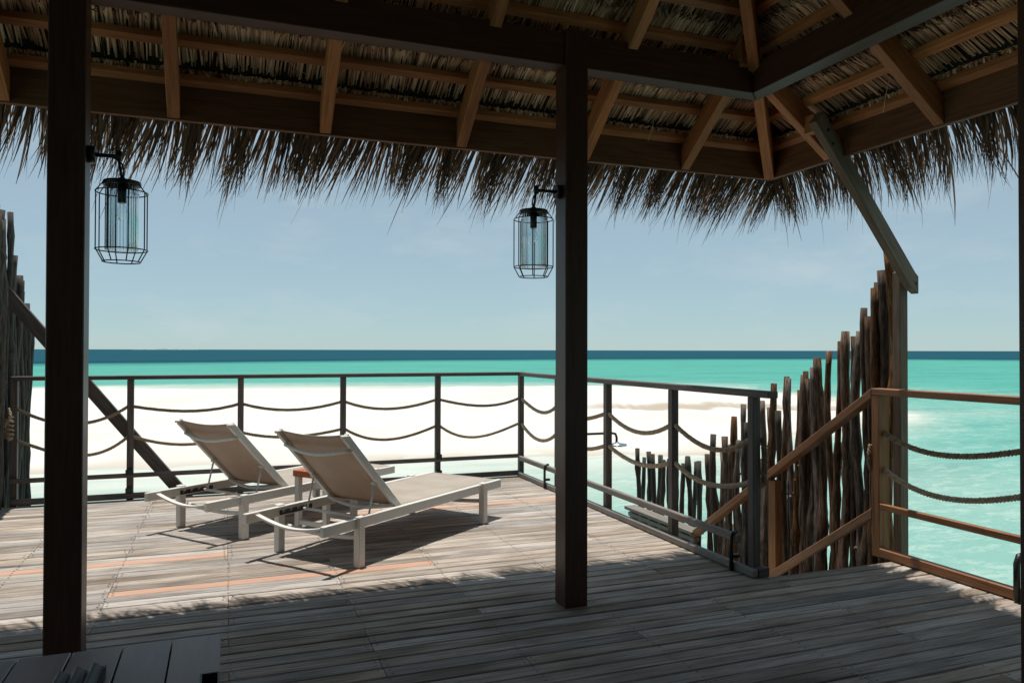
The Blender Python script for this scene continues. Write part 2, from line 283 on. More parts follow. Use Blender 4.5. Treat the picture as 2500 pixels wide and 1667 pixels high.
# low scarp left by the tide on the right half of the bank
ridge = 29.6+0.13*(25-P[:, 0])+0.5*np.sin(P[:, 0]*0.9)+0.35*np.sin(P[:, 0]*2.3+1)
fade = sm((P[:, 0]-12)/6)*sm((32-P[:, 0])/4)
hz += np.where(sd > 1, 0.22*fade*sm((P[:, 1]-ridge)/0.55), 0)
hz += np.where(sd > 0.5, 0.03*np.sin(P[:, 0]*1.9+P[:, 1]*0.7)*np.sin(P[:, 1]*1.3), 0)
nx, ny = len(xs), len(ysr)
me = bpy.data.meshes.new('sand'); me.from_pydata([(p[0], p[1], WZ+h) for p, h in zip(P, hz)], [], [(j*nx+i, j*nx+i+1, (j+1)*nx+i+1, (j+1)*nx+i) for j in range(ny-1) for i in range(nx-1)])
a = me.attributes.new('wet_and_shade', 'FLOAT', 'POINT'); a.data.foreach_set('value', np.maximum((1-np.clip(sd/3.0, 0, 1))*0.62, 0.62*fade*np.exp(-((P[:, 1]-ridge-0.1)/0.65)**2)*1.25))  # damp along the shoreline; on the scarp, shade put into the colour
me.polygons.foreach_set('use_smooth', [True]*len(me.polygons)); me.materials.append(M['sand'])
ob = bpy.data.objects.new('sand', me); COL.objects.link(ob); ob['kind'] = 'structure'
nr, na = 190, 360
rr = np.concatenate([[0.0], np.geomspace(2.5, 30000, nr)]); th = np.arange(na)*2*math.pi/na
V = [(0, 0, WZ)]+[(r*math.sin(t), r*math.cos(t), WZ) for r in rr[1:] for t in th]
A = np.array(V); s2 = sdist(A[:, :2])+wob(A[:, 0], A[:, 1])*0.55; out = -s2; R = np.hypot(A[:, 0], A[:, 1]); az = np.degrees(np.arctan2(A[:, 0], A[:, 1]))
rdeep = np.interp(az, [-180, -15, 0, 20, 45, 60, 180], [190, 172, 185, 225, 292, 300, 190])
# bed deepens slowly from the bank; the reef edge drops off at rdeep
lag = 0.62*sm(np.clip(out, 0, None)/26)**0.8; lag = np.where(az > 38, np.maximum(lag, 0.42*sm(np.clip(out, 0, None)/3.5)), lag)
side = 0.44+0.16*sm((R-22)/40)                       # open lagoon to the right of the bank
shoal = np.exp(-(((A[:, 0]-33)/4.5)**2+((A[:, 1]-26)/2.2)**2))
inner = 0.07+0.17*sm(np.clip(out, 0, None)/11)       # channel between deck and bank
b_in = np.clip((24-A[:, 1])/6, 0, 1)*np.clip((24-A[:, 0])/10, 0, 1)
dep = lag*(1-b_in)+np.minimum(lag, inner)*b_in
rg = sm((A[:, 0]-9)/10)*sm((60-R)/20)
dep = dep*(1-rg)+np.minimum(dep, side*sm(np.clip(out, 0, None)/5))*rg
dep = np.clip(dep-0.22*shoal, 0, 1)
dep = np.where(R > 70, np.maximum(dep, 0.55+0.07*sm((R-70)/60)), dep)
dep = dep+(1-dep)*sm((R-rdeep*0.80)/(rdeep*0.48))
F = [(0, 1+(k+1) % na, 1+k) for k in range(na)]
for j in range(nr-1):
    for k in range(na): a0 = 1+j*na; F.append((a0+k, a0+(k+1) % na, a0+na+(k+1) % na, a0+na+k))
me = bpy.data.meshes.new('sea'); me.from_pydata(V, [], F); a = me.attributes.new('depth', 'FLOAT', 'POINT'); a.data.foreach_set('value', dep)
me.materials.append(M['sea']); me.polygons.foreach_set('use_smooth', [True]*len(me.polygons)); me.flip_normals() if me.polygons[5].normal.z < 0 else None
ob = bpy.data.objects.new('sea', me); COL.objects.link(ob); ob['kind'] = 'structure'
# far island
isl = MB(); pts = []
for i in range(60):
    x = -330+i*11; pts.append((x, 9000, 0))
prof = [max(1.5, 15*math.exp(-((i-30)/13)**2)+5*math.exp(-((i-8)/6)**2)+rng.uniform(-1, 2.5)) for i in range(60)]
vs = []; fs = []
for i in range(60):
    hgt = prof[i] if 0 < i < 59 else 0.2
    for (dy, z) in ((-90, WZ-0.5), (-60, WZ+hgt*0.8), (0, WZ+hgt), (60, WZ+hgt*0.8), (90, WZ-0.5)): vs.append((-930+i*11, 9000+dy, z))
for i in range(59):
    for k in range(4): fs.append((i*5+k, (i+1)*5+k, (i+1)*5+k+1, i*5+k+1))
isl.add(vs, fs, None, 0.5, True)
ob = isl.build('island', M['island'], None); ob['label'] = 'low far-off island lying on the sea horizon'; ob['category'] = 'island'

# ---------------------------------------------------------------- deck
deck = thing('deck', '', '', (0, 0, 0), kind='structure')
PW, GAP, TH = 0.092, 0.0065, 0.028
joists = [-3.5, -2.93, -2.33, -1.74, -1.15, -0.575, 0.02, 0.61, 1.195, 1.79, 2.39, 2.935, 3.93]
fresh = {}
def plank(x0, x1, y0, y1, m, i):
    b = MB(); z = rng.uniform(-0.0025, 0.0); c = 0.004; xc = (x0+x1)/2; yc = (y0+y1)/2
    pr = [(y0, -TH), (y1, -TH), (y1, z-c), (y1-c, z), (y0+c, z), (y0, z-c)]
    b.prism([(x0, y, zz) for y, zz in pr], [(x1, y, zz) for y, zz in pr], (1, 0, 0))
    ob = b.build('plank', m, deck, origin=(xc, yc, 0))
screw = MB()
y = 7.32; row = 0
newp = {(4.52, -0.575), (5.05, -1.74), (6.3, 1.195)}
while y > -2.2:
    y0, y1 = y-PW+rng.choice([0.006, 0.007, 0.008, 0.010, 0.013]), y
    xr = 2.935 if y1 > 3.64 else 3.93
    det = y1 > 2.1
    if det:
        js = [j for j in joists if j < xr-0.3]
        cuts = [-3.5]; i = 0
        ph = rng.choice([0, 1, 2, 3])
        x = rng.choice(joists[1:4])
        while x < xr-0.45:
            cuts.append(x)
            k = joists.index(x)+rng.choice([2, 2, 3, 3, 4])
            if k >= len(joists): break
            x = joists[k]
        if abs(y-4.55) < 0.05: cuts = [-3.5, -2.33, -0.575, 1.195, 2.39]
        if abs(y-5.16) < 0.046: cuts = [-3.5, -1.74, 0.02, 1.195, 2.39]
        cuts.append(xr)
        for a, c in zip(cuts[:-1], cuts[1:]):
            mm = M['deck']
            if abs(y-4.55) < 0.05 and abs(a+0.575) < 0.01: mm = M['deck_new']
            elif abs(y-5.16) < 0.046 and abs(a+1.74) < 0.01: mm = M['deck_new']
            elif abs(y-6.15) < 0.046 and a < 2.2 and c > 1.5: mm = M['deck_new']
            plank(a+0.0015, c-0.0015, y0, y1, mm, row)
        ends = set(round(c, 3) for c in cuts)
        for j in joists[1:-1]:
            if j > xr-0.1: continue
            for dx in ((-0.022, 0.022) if round(j, 3) in ends else (rng.uniform(-0.006, 0.006),)):
                for yy in (y0+0.02, y1-0.02):
                    if rng.random() < 0.93:
                        sx, sy, rd = j+dx+rng.uniform(-0.004, 0.004), yy+rng.uniform(-0.003, 0.003), 0.0052
                        screw.add([(sx+rd*math.cos(q*math.pi/3), sy+rd*math.sin(q*math.pi/3), 0.0006) for q in range(6)], [tuple(range(6))])
    else:
        plank(-3.5, xr, y0, y1, M['deck'], row)
    y -= PW; row += 1
screw.build('screw', M['black'], deck, kind='stuff')
def fr(b):
    b.box(-3.5, 2.93, -2.2, 7.31, -0.20, -TH-0.004); b.box(2.931, 3.93, -2.2, 3.63, -0.20, -TH-0.004)
one(fr, 'joist_frame', M['dark'], deck)
for px in (-3.2, -0.6, 1.9, 2.8):
    for py in (-1.5, 1.2, 3.4, 7.0): one(lambda b: b.tube([(px, py, -2.3), (px, py, -0.2)], 0.09, 10), 'pile', M['grey'], deck)
for px, py in ((3.8, 3.4), (3.8, 0.5)): one(lambda b: b.tube([(px, py, -2.3), (px, py, -0.2)], 0.09, 10), 'pile', M['grey'], deck)

# ---------------------------------------------------------------- railings with ropes
def rope_pts(p0, p1, sag, seg=0.011):
    p0 = Vector(p0); p1 = Vector(p1); d = (p1-p0).length; n = max(12, int(d/seg)); sk = rng.uniform(-0.38, 0.38)
    out = []
    for i in range(n+1):
        t = i/n; q = p0.lerp(p1, t); q.z -= sag*4*t*(1-t)*(1+sk*(2*t-1)); out.append(q)
    return out
def rope(b, pts, R=0.0115, pitch=0.062, tint=0.5):
    dist = 0; N = len(pts)
    fr_ = []
    for i, p in enumerate(pts):
        d = (pts[min(i+1, N-1)]-pts[max(i-1, 0)]).normalized(); sd = d.cross(Vector((0, 0, 1)))
        sd = sd.normalized() if sd.length > 1e-3 else Vector((1, 0, 0)); u = sd.cross(d); fr_.append((d, sd, u))
    for s in range(3):
        q = []; dist = 0
        for i, p in enumerate(pts):
            if i: dist += (p-pts[i-1]).length
            a = 2*math.pi*(dist/pitch+s/3); d, sd, u = fr_[i]; q.append(p+(sd*math.cos(a)+u*math.sin(a))*R*0.55)
        b.tube(q, R*0.62, 5, tint=min(1, max(0, tint+rng.uniform(-0.15, 0.15))))
def railing(name, label, pts, top, end_ext, mat_, ropes=True, sag=(0.075, 0.10), base_z=(0.012, 0.055), rope_tints=(0.4, 0.55)):
    t = thing(name, label, 'railing', (pts[0][0], pts[0][1], 0))
    return t
RW = M['rail']
# front railing (along the sea side)
fx = [-1.64, -0.773, 0.131, 1.054, 1.989, 2.885]; FY = 7.34
t = thing('deck_railing', 'grey-brown wooden railing with rope strung along the deck edge facing the sand bank', 'railing', (0.6, FY, 0), group=None)
for x in fx: one(lambda b: b.box(x-0.026, x+0.026, FY-0.02, FY+0.032, -0.15, 1.036), 'post', RW, t, bev=0.003)
one(lambda b: b.box(-1.66, 2.915, FY-0.036, FY+0.036, 1.037, 1.073), 'top_rail', RW, t, bev=0.004)
one(lambda b: b.box(-1.66, 2.855, FY-0.050, FY-0.022, 0.190, 0.228), 'lower_rail', RW, t, bev=0.004)
one(lambda b: b.box(-1.66, 2.855, FY-0.056, FY-0.022, 0.008, 0.058), 'base_rail', RW, t, bev=0.004)
for a, c in zip(fx[:-1], fx[1:]):
    for z in (0.802, 0.540):
        one(lambda b: rope(b, rope_pts((a+0.02, FY, z), (c-0.02, FY, z), rng.uniform(0.05, 0.145)), 0.0135, tint=rng.uniform(0.3, 0.6)), 'rope', M['rope'], t)
def knot(b):
    for z0, z1 in ((0.81, 0.55),):
        rope(b, [Vector((-1.675+0.02*math.sin(i*0.3), FY-0.05-0.03*math.sin(i/24*math.pi), z0+(z1-z0)*i/24)) for i in range(25)], 0.014)
        rope(b, [Vector((-1.665+0.028*math.cos(i*0.8), FY-0.06+0.028*math.sin(i*0.8), 0.74-i*0.0045)) for i in range(40)], 0.012)
one(knot, 'rope_knot', M['rope'], t)
for x in (-0.773, 1.989):                            # dark clamps where the lower rail meets the post
    one(lambda b: b.box(x-0.031, x+0.031, FY-0.058, FY-0.020, 0.215, 0.262), 'clamp', M['black'], t, bev=0.006); one(lambda b: b.box(x-0.03, x+0.03, FY-0.064, FY-0.020, 0.06, 0.105), 'clamp', M['black'], t, bev=0.006)
# right-hand railing (runs back towards the stairs)
RX = 2.885; ry = [7.34, 6.40, 5.43, 4.475, 3.625]
t = thing('deck_railing', 'grey-brown wooden railing with sagging ropes between open deck and stairs', 'railing', (RX, 5.4, 0))
for y in ry[1:]: one(lambda b: b.box(RX-0.028, RX+0.026, y-0.026, y+0.026, -0.12 if y < 3.7 else -0.15, 1.030), 'post', RW, t, bev=0.003)
one(lambda b: b.box(RX-0.036, RX+0.036, 3.46, FY-0.037, 1.031, 1.070), 'top_rail', RW, t, bev=0.004)
one(lambda b: b.box(RX-0.062, RX-0.030, 3.70, FY-0.058, 0.168, 0.215), 'lower_rail', M['grey'], t, bev=0.006)  # lower and base rails paler: light from above put into their colour
one(lambda b: b.box(RX-0.066, RX-0.030, 3.55, FY-0.058, 0.004, 0.048), 'base_rail', M['grey'], t, bev=0.006)
one(lambda b: b.box(RX-0.03, RX+0.045, 3.545, 3.60, 0.003, 0.055), 'end_block', RW, t, bev=0.004)
for a, c in zip(ry[:-1], ry[1:]):
    for z in (0.790, 0.532): one(lambda b: rope(b, rope_pts((RX, a-0.02, z), (RX, c+0.02, z), rng.uniform(0.075, 0.115)), 0.0155, tint=rng.uniform(0.5, 0.75)), 'rope', M['rope'], t)
one(lambda b: rope(b, [Vector((RX+0.045, 3.60-0.012*math.sin(i/30*math.pi), 0.79-0.27*i/30)) for i in range(31)], 0.0165, tint=0.1), 'rope_knot', M['rope'], t)
for y in (6.55, 3.75):
    def br(b):
        pts = [(RX-0.035, y-0.005, 0.222), (RX-0.06, y-0.012, 0.222), (RX-0.076, y-0.018, 0.21), (RX-0.080, y-0.018, 0.19), (RX-0.080, y-0.018, 0.003)]
        b.tube(pts, 0.012, 6); b.box(RX-0.08, RX-0.028, y-0.03, y-0.008, 0.075, 0.095)
    one(br, 'bracket', M['black'], t)
# teak railing of the side platform, with the stair handrail
OX = 3.90
t = thing('teak_railing', 'orange-brown teak railing and sloping handrail at head of the stairs', 'railing', (OX, 3.4, 0))
one(lambda b: b.box(OX-0.045, OX+0.045, 3.640, 3.70, 0.0, 1.018), 'post', M['teak'], t, bev=0.003)
one(lambda b: b.box(OX-0.046, OX+0.036, 2.60, 3.70, 1.019, 1.062), 'top_rail', M['teak'], t, bev=0.004)
one(lambda b: b.box(OX-0.048, OX-0.010, 2.2, 3.638, 0.300, 0.340), 'lower_rail', M['teak'], t, bev=0.004)
one(lambda b: b.box(OX-0.052, OX+0.0, 2.2, 3.638, 0.006, 0.060), 'base_rail', M['teak'], t, bev=0.004)
one(lambda b: b.box(OX-0.01, OX+0.07, 2.68, 2.76, -0.2, 1.39), 'post', M['dark'], t, bev=0.003)
one(lambda b: (b.tube([(OX-0.06, 2.745, 0.005), (OX-0.06, 2.745, 0.20), (OX-0.045, 2.745, 0.235), (OX, 2.745, 0.24)], 0.016, 8)), 'bracket', M['black'], t)
def hr(b, y0, z0, y1, z1, h, x0, x1):
    b.prism([(x0, y0, z0-h), (x1, y0, z0-h), (x1, y0, z0), (x0, y0, z0)], [(x0, y1, z1-h), (x1, y1, z1-h), (x1, y1, z1), (x0, y1, z1)])
one(lambda b: hr(b, 3.701, 1.062, 5.68, -0.285, 0.062, OX-0.046, OX+0.03), 'handrail', M['teak'], t, bev=0.004)
one(lambda b: hr(b, 3.701, 0.30, 5.62, -1.03, 0.066, OX-0.046, OX-0.010), 'lower_handrail', M['teak'], t, bev=0.004)
one(lambda b: b.box(OX-0.03, OX+0.03, 4.62, 4.70, -1.75, 0.318), 'post', M['teak'], t, bev=0.003)
for z, sg in ((0.784, 0.09), (0.552, 0.105)): one(lambda b: rope(b, rope_pts((OX, 3.645, z), (OX, 2.70, z+0.005), sg), 0.0165, tint=0.85 if z < 0.6 else 0.4), 'rope', M['rope'], t)
one(lambda b: rope(b, [Vector((OX-0.04-0.012*math.sin(i/26*math.pi), 3.71, 0.70-0.16*i/26)) for i in range(27)], 0.014, tint=0.3), 'rope_knot', M['rope'], t)

# ---------------------------------------------------------------- stairs and low screen
t = thing('timber_stairs', 'timber stairs going down from the deck beside the rough pole fence', 'stairs', (3.4, 3.7, -0.2))
for i in range(1, 9):
    zz = -0.172*i; yy = 3.66+0.255*(i-1)
    one(lambda b: b.box(2.96, 3.84, yy, yy+0.27, zz-0.035, zz), 'tread', M['deck'], t, bev=0.003)
for x in (2.945, 3.842): one(lambda b: hr(b, 3.645, -0.05, 5.72, -1.45, 0.22, x, x+0.03 if x < 3 else x+0.008), 'stringer', M['grey'], t)
one(lambda b: b.box(2.96, 4.0, 5.70, 7.7, -1.52, -1.47), 'landing', M['deck'], t)
for px, py in ((3.05, 5.8), (3.05, 7.6), (3.9, 7.6)): one(lambda b: b.box(px-0.05, px+0.05, py-0.05, py+0.05, -2.3, -1.52), 'post', M['grey'], t)
t = thing('landing_screen', 'low grey timber screen with a capped top and dark slots below the handrail foot', 'screen', (3.9, 6.2, -1.47))
one(lambda b: b.box(3.835, 3.965, 5.66, 6.86, -0.325, -0.292), 'cap', M['grey'], t, bev=0.004)
for z in (-0.37, -0.46, -0.62, -0.80, -1.0, -1.2): one(lambda b: b.box(3.87, 3.93, 5.68, 6.84, z-0.02, z+0.018), 'slat', M['grey'], t)
for i in range(7): one(lambda b: b.box(3.875, 3.925, 5.70+i*0.178, 5.75+i*0.178, -1.47, -0.326), 'upright', M['grey'], t)
one(lambda b: b.box(3.928, 3.94, 5.68, 6.84, -1.47, -0.327), 'backing_board', M['dark'], t)

# ---------------------------------------------------------------- rough pole fences
def pole(b, x, y, z0, z1, r, lean=(0, 0), k=9, n=8):
    pts = []; rad = []; ph = [rng.uniform(0, 6.3) for _ in range(4)]; L_ = z1-z0; kn = [rng.uniform(0.35, 0.97) for _ in range(4)]
    N = max(k, int(L_/0.10))
    for i in range(N+1):
        q = i/N; wx = 0.013*math.sin(q*7*L_/2+ph[0])+0.006*math.sin(q*17+ph[1]); wy = 0.016*math.sin(q*6*L_/2+ph[2])+0.007*math.sin(q*15+ph[3])
        pts.append((x+lean[0]*(q-0.6)*L_+wx, y+lean[1]*(q-0.6)*L_+wy, z0+L_*q))
        rr_ = r*(1.12-0.24*q)*(1+rng.uniform(-0.10, 0.10))
        for c in kn:
            if abs(q-c) < 0.6/N: rr_ *= rng.uniform(1.15, 1.4)
        rad.append(rr_)
    b.tube(pts, rad, n)
    # stub of a cut twig
    for _ in range(rng.choice([0, 1, 1, 2])):
        i = rng.randint(N//2, N-1); p = Vector(pts[i]); a = rng.uniform(0, 6.3); d = Vector((math.cos(a), math.sin(a), 0.8)).normalized()
        b.tube([p, p+d*(rad[i]+rng.uniform(0.006, 0.018))], [rad[i]*0.42, rad[i]*0.3], 5)
F_, rv, uv, fv = 1844.0, rt, up, fw
def onx(sx, sy, X):                                  # photo pixel -> point on the fence line x = X
    d = rv*((sx-1250)/F_)-uv*((sy-833.5)/F_)+fw; k = X/d.x; return Vector((0, 0, 1.3))+d*k
FXR = 4.07
tops = [(2173, 612, .034), (2157, 660, .036), (2141, 689, .026), (2136, 704, .034), (2125, 772, .026), (2111, 752, .028), (2094.5, 809, .033), (2084, 821, .022), (2063, 809, .036), (2048, 833, .026), (2030.5, 857, .026), (2006, 873, .036),
        (1991.5, 897, .027), (1979, 924, .030), (1972.5, 906, .026), (1959.5, 915, .031), (1947.6, 952, .027), (1929, 924, .026), (1918, 919, .026), (1904, 1002, .028), (1887, 936, .032), (1873, 994, .029), (1862, 978, .028), (1846, 1015, .03), (1836, 1030, .028), (1824.6, 1031, .022), (1815, 986, .025), (1804, 1074, .027),
        (1791, 1016, .029), (1782, 1085, .024), (1770, 1065, .033), (1758, 1104, .028), (1746.5, 1060, .033), (1731, 1108, .026), (1708, 1126, .034), (1695, 1126, .026), (1683, 1114, .033), (1665, 1131, .031), (1650, 1128, .028), (1636, 1120, .03), (1620, 1123, .033), (1607.5, 1110, .036), (1595, 1108, .036), (1582, 1102, .036), (1571, 1116, .03), (1560.6, 1094.5, .034)]
t = thing('pole_fence', 'fence of rough dark upright poles stepping down beside the stairs', 'fence', (FXR, 5.3, -1.7))
for i, (sx, sy, r) in enumerate(tops):
    q = onx(sx, sy, FXR+rng.uniform(-0.012, 0.012)); b = MB(); grey = sx < 1720 or rng.random() < 0.22
    pole(b, q.x, q.y, -2.3, q.z, r*(0.94 if sx > 1720 else 0.78), (0, rng.uniform(-0.012, 0.012))); b.build('pole', M['barkgrey'] if grey else M['bark'], t)
    # second, lower row that closes the gaps
    if sx > 1625 and rng.random() < 0.9:
        b = MB(); yy = q.y+rng.uniform(0.02, 0.06); pole(b, FXR+0.065+rng.uniform(-0.01, 0.01), yy, -2.3, q.z-rng.uniform(0.3, 0.9), rng.uniform(0.018, 0.027), (0, rng.uniform(-0.012, 0.012)))
        b.build('pole', M['bark'] if rng.random() < 0.8 else M['barkgrey'], t)
one(lambda b: b.beam((FXR+0.12, 3.7, -1.2), (FXR+0.12, 7.1, -1.2), 0.05, 0.1), 'crossbar', M['grey'], t)
one(lambda b: b.beam((FXR+0.12, 3.7, -0.2), (FXR+0.12, 6.2, -0.9), 0.05, 0.1), 'crossbar', M['grey'], t)
FXL = -1.725
t = thing('pole_fence', 'tall weathered pole screen with a long diagonal timber brace', 'fence', (FXL, 7.2, -1.7))
yy = 5.6; i = 0
while yy < 8.1:
    h = 2.46 if yy < 7.35 else (2.42 if yy < 7.5 else max(0.4, 2.06-0.62*(yy-7.5)))
    h += rng.uniform(-0.14, 0.06); r = rng.uniform(0.026, 0.038)
    b = MB(); ln = (rng.uniform(0.0, 0.02), rng.uniform(0.0, 0.02))
    pole(b, FXL+rng.uniform(-0.015, 0.015), yy, -2.3 if yy > 7.32 else 0.001, h, r, ln); b.build('pole', M['barkgrey'], t)
    if rng.random() < 0.8:
        b = MB(); pole(b, FXL-0.065, yy+0.03, -2.3 if yy > 7.32 else 0.001, h-rng.uniform(0.05, 0.4), r, ln); b.build('pole', M['barkgrey'], t)
    yy += r*2+rng.uniform(0.0, 0.012); i += 1
one(lambda b: b.beam((-1.80, 7.43, 1.86), (-0.30, 7.43, -0.07), 0.05, 0.105), 'brace', M['rail'], t, bev=0.004)

# ---------------------------------------------------------------- thatched pavilion
SL = 0.78; EX, EY = 3.39, 4.09
pav = thing('thatched_pavilion', 'open thatched pavilion with dark posts, brown rafters and shaggy reed eaves', 'pavilion', (0, 0, 0))
DK = M['dark']
PX = [(-0.672, -0.537), (1.602, 1.727)]
PL = {}
for k, (a, c) in enumerate(PX): PL[k] = one(lambda b: b.box(a, c, 3.465, 3.592, 0.001, 2.93), 'post', DK, pav, bev=0.004)
one(lambda b: b.box(2.765, 2.885, 1.84, 1.965, 0.001, 2.744), 'post', DK, pav, bev=0.004)
for (x, y) in ((-2.95, 3.47), (2.765, -0.9), (-2.95, 0.2)): one(lambda b: b.box(x, x+0.127, y, y+0.127, 0.001, 2.744), 'post', DK, pav, bev=0.004)
BZ0, BZ1 = 2.745, 2.915
for a, c in ((-3.0, -0.673), (-0.536, 1.601)): one(lambda b: b.box(a, c, 3.478, 3.580, BZ0, BZ1), 'tie_beam', DK, pav, bev=0.003)
one(lambda b: b.prism([(1.728, 3.478, BZ0), (1.728, 3.580, BZ0), (1.728, 3.580, BZ1), (1.728, 3.478, BZ1)], [(2.763, 3.478, BZ0), (2.865, 3.580, BZ0), (2.865, 3.580, BZ1), (2.763, 3.478, BZ1)], (1, 0, 0)), 'tie_beam', DK, pav, bev=0.003)
one(lambda b: b.prism([(2.765, 3.476, BZ0), (2.867, 3.578, BZ0), (2.867, 3.578, BZ1), (2.765, 3.476, BZ1)], [(2.765, -2.1, BZ0), (2.867, -2.1, BZ0), (2.867, -2.1, BZ1), (2.765, -2.1, BZ1)], (0, 1, 0)), 'tie_beam', DK, pav, bev=0.003)
# outer eave beams, mitred at the corner
def eb(b, front):
    if front: b.prism([(-3.6, EY-0.035, 2.43), (-3.6, EY, 2.43), (-3.6, EY, 2.602), (-3.6, EY-0.035, 2.602)], [(EX-0.036, EY-0.035, 2.43), (EX-0.001, EY, 2.43), (EX-0.001, EY, 2.602), (EX-0.036, EY-0.035, 2.602)], (1, 0, 0))
    else: b.prism([(EX-0.035, EY-0.036, 2.43), (EX, EY-0.001, 2.43), (EX, EY-0.001, 2.602), (EX-0.035, EY-0.036, 2.602)], [(EX-0.035, -3.0, 2.43), (EX, -3.0, 2.43), (EX, -3.0, 2.602), (EX-0.035, -3.0, 2.602)], (0, 1, 0))
one(lambda b: eb(b, True), 'eave_beam', M['eave'], pav, bev=0.002); one(lambda b: eb(b, False), 'eave_beam', M['eave'], pav, bev=0.002)
def S(front, u, v, z): return Vector((u, EY-v, z)) if front else Vector((EX-v, u, z))
rb = lambda v: 2.406+SL*v                            # underside of the rafters
zb = lambda v: 2.556+SL*v                            # top of the rafters, underside of the battens
VMAX = 3.25
RWD = 0.058
ruf = [-3.15, -2.42, -1.69, -0.964, -0.246, 0.483, 1.230, 1.998, 2.70]
rur = [-2.3, -1.55, -0.80, -0.06, 0.68, 1.35, 2.05, 2.784, 3.535]
for front, us in ((True, ruf), (False, rur)):
    for u in us:
        corner = EX if front else EY
        va, vb_ = 0.037, min(VMAX, corner-u-0.06)
        a0 = [S(front, u-RWD/2, v, z) for v, z in ((va, rb(va)), (va, zb(va)-0.002), (vb_, zb(vb_)-0.002), (vb_, rb(vb_)))]
        a1 = [S(front, u+RWD/2, v, z) for v, z in ((va, rb(va)), (va, zb(va)-0.002), (vb_, zb(vb_)-0.002), (vb_, rb(vb_)))]
        d = S(front, 0, vb_, rb(vb_))-S(front, 0, va, rb(va))
        one(lambda b: b.prism(a0, a1, d), 'rafter', M['rafter'], pav, bev=0.003)
def hip(b):
    sd = Vector((1, -1, 0)).normalized()*0.03
    P0 = Vector((EX-0.045, EY-0.045, 0)); 
    def c(v, z): return Vector((EX-v, EY-v, z))
    q = [c(0.06, rb(0.06)-0.03), c(0.06, zb(0.06)-0.012), c(VMAX, zb(VMAX)-0.012), c(VMAX, rb(VMAX)-0.03)]
    b.prism([p-sd for p in q], [p+sd for p in q], Vector((-1, -1, SL)))
one(hip, 'hip_rafter', M['rafter'], pav, bev=0.003)
battens = [0.065+0.166*k for k in range(20)]
for front in (True, False):
    lo, corner = (-3.6, EX) if front else (-3.0, EY)
    for v in battens:
        if corner-v < lo+0.4: continue
        def bt(b):
            hw = 0.015
            pr = [(v-hw, zb(v-hw)), (v+hw, zb(v+hw)), (v+hw, zb(v+hw)+0.03), (v-hw, zb(v-hw)+0.03)]
            e = corner-v-0.012
            b.prism([S(front, lo, a, z) for a, z in pr], [S(front, e, a, z) for a, z in pr])
        one(bt, 'batten', M['rafter'], pav)
# underside of the thatch: overlapping courses of reed tied over the battens
for front in (True, False):
    lo, corner = (-3.6, EX) if front else (-3.0, EY)
    b = MB()
    for ci, v in enumerate(battens):
        fine = v < 1.7; step = 0.0058 if fine else 0.03; wd0 = 0.0085 if fine else 0.034
        u = lo
        while u < corner-v+0.02:
            u += step*rng.uniform(0.6, 1.4)
            if fine and front and u < -1.6 and rng.random() < 0.5: continue
            wd = wd0*rng.uniform(0.5, 1.25); sk = rng.gauss(0, 0.006)+0.004*math.sin(u*9+ci*2)
            va = v+(0.088 if ci else 0.03)+rng.uniform(-0.016, 0.016); vm = v-0.05; ve = v-0.15+rng.uniform(-0.02, 0.02); h0 = 0.032+rng.uniform(0, 0.006)
            tn = min(1, max(0, rng.gauss(0.55, 0.26)+0.10*math.sin(u*5.3+ci)+0.08*math.sin(u*17)))
            q = []
            for vv, hh, du in ((va, h0-0.010, -sk*0.5), (v+0.02, h0+0.012, sk*0.4), (vm, h0+0.026, sk), (ve, h0+0.052, sk*1.8)):
                for s_ in (-1, 1):
                    p = S(front, u+du+s_*wd/2, vv, zb(vv)+hh); p.z += 0.0015*s_*rng.uniform(-1, 1); q.append(p)
            b.add(q, [(0, 1, 3, 2), (2, 3, 5, 4), (4, 5, 7, 6)], None, tn)
            if ci and rng.random() < 0.5:                   # curled stubs of the folded reed
                c = u+rng.uniform(-0.01, 0.01); v2 = v+rng.uniform(0.065, 0.10); l = rng.uniform(0.012, 0.042); dd = rng.gauss(0, 0.9)
                tn2 = rng.choice([rng.uniform(0, 0.06), rng.uniform(0.0, 0.06), rng.uniform(0.0, 0.12), rng.uniform(0.3, 0.8)])
                hh = 0.022+rng.uniform(-0.012, 0.004); w2 = wd*0.35
                b.add([S(front, c-w2, v2, zb(v2)+hh), S(front, c+w2, v2, zb(v2)+hh), S(front, c+dd*l+w2*0.5, v2+l, zb(v2+l)+hh-rng.uniform(0, 0.012)), S(front, c+dd*l-w2*0.5, v2+l, zb(v2+l)+hh-rng.uniform(0, 0.012))], [(0, 1, 2, 3)], None, tn2)
    def ray(sx, sy): return rv*((sx-1250)/F_)-uv*((sy-833.5)/F_)+fw
    C0 = Vector((0, 0, 1.3))
    if front:
        for (p, q, Y0, Y1) in (((664, 130), (745, 181), 3.86, 3.92), ((1597, 290), (1582, 345), 3.93, 4.02)):
            a_ = ray(*p); c_ = ray(*q); a_ = C0+a_*(Y0/a_.y); c_ = C0+c_*(Y1/c_.y); b.tube([a_, a_.lerp(c_, 0.5)+Vector((0.006, 0, 0.004)), c_], 0.0013, 4, tint=0.8)
    else:
        a_ = ray(2173, 186); c_ = ray(2156, 276); a_ = C0+a_*(3.16/a_.x); c_ = C0+c_*(3.25/c_.x); b.tube([a_, a_.lerp(c_, 0.5)+Vector((0, 0.004, 0)), c_], 0.0016, 4, tint=0.7)
    b.build('thatch_lining', M['thatch'], pav, kind='stuff')
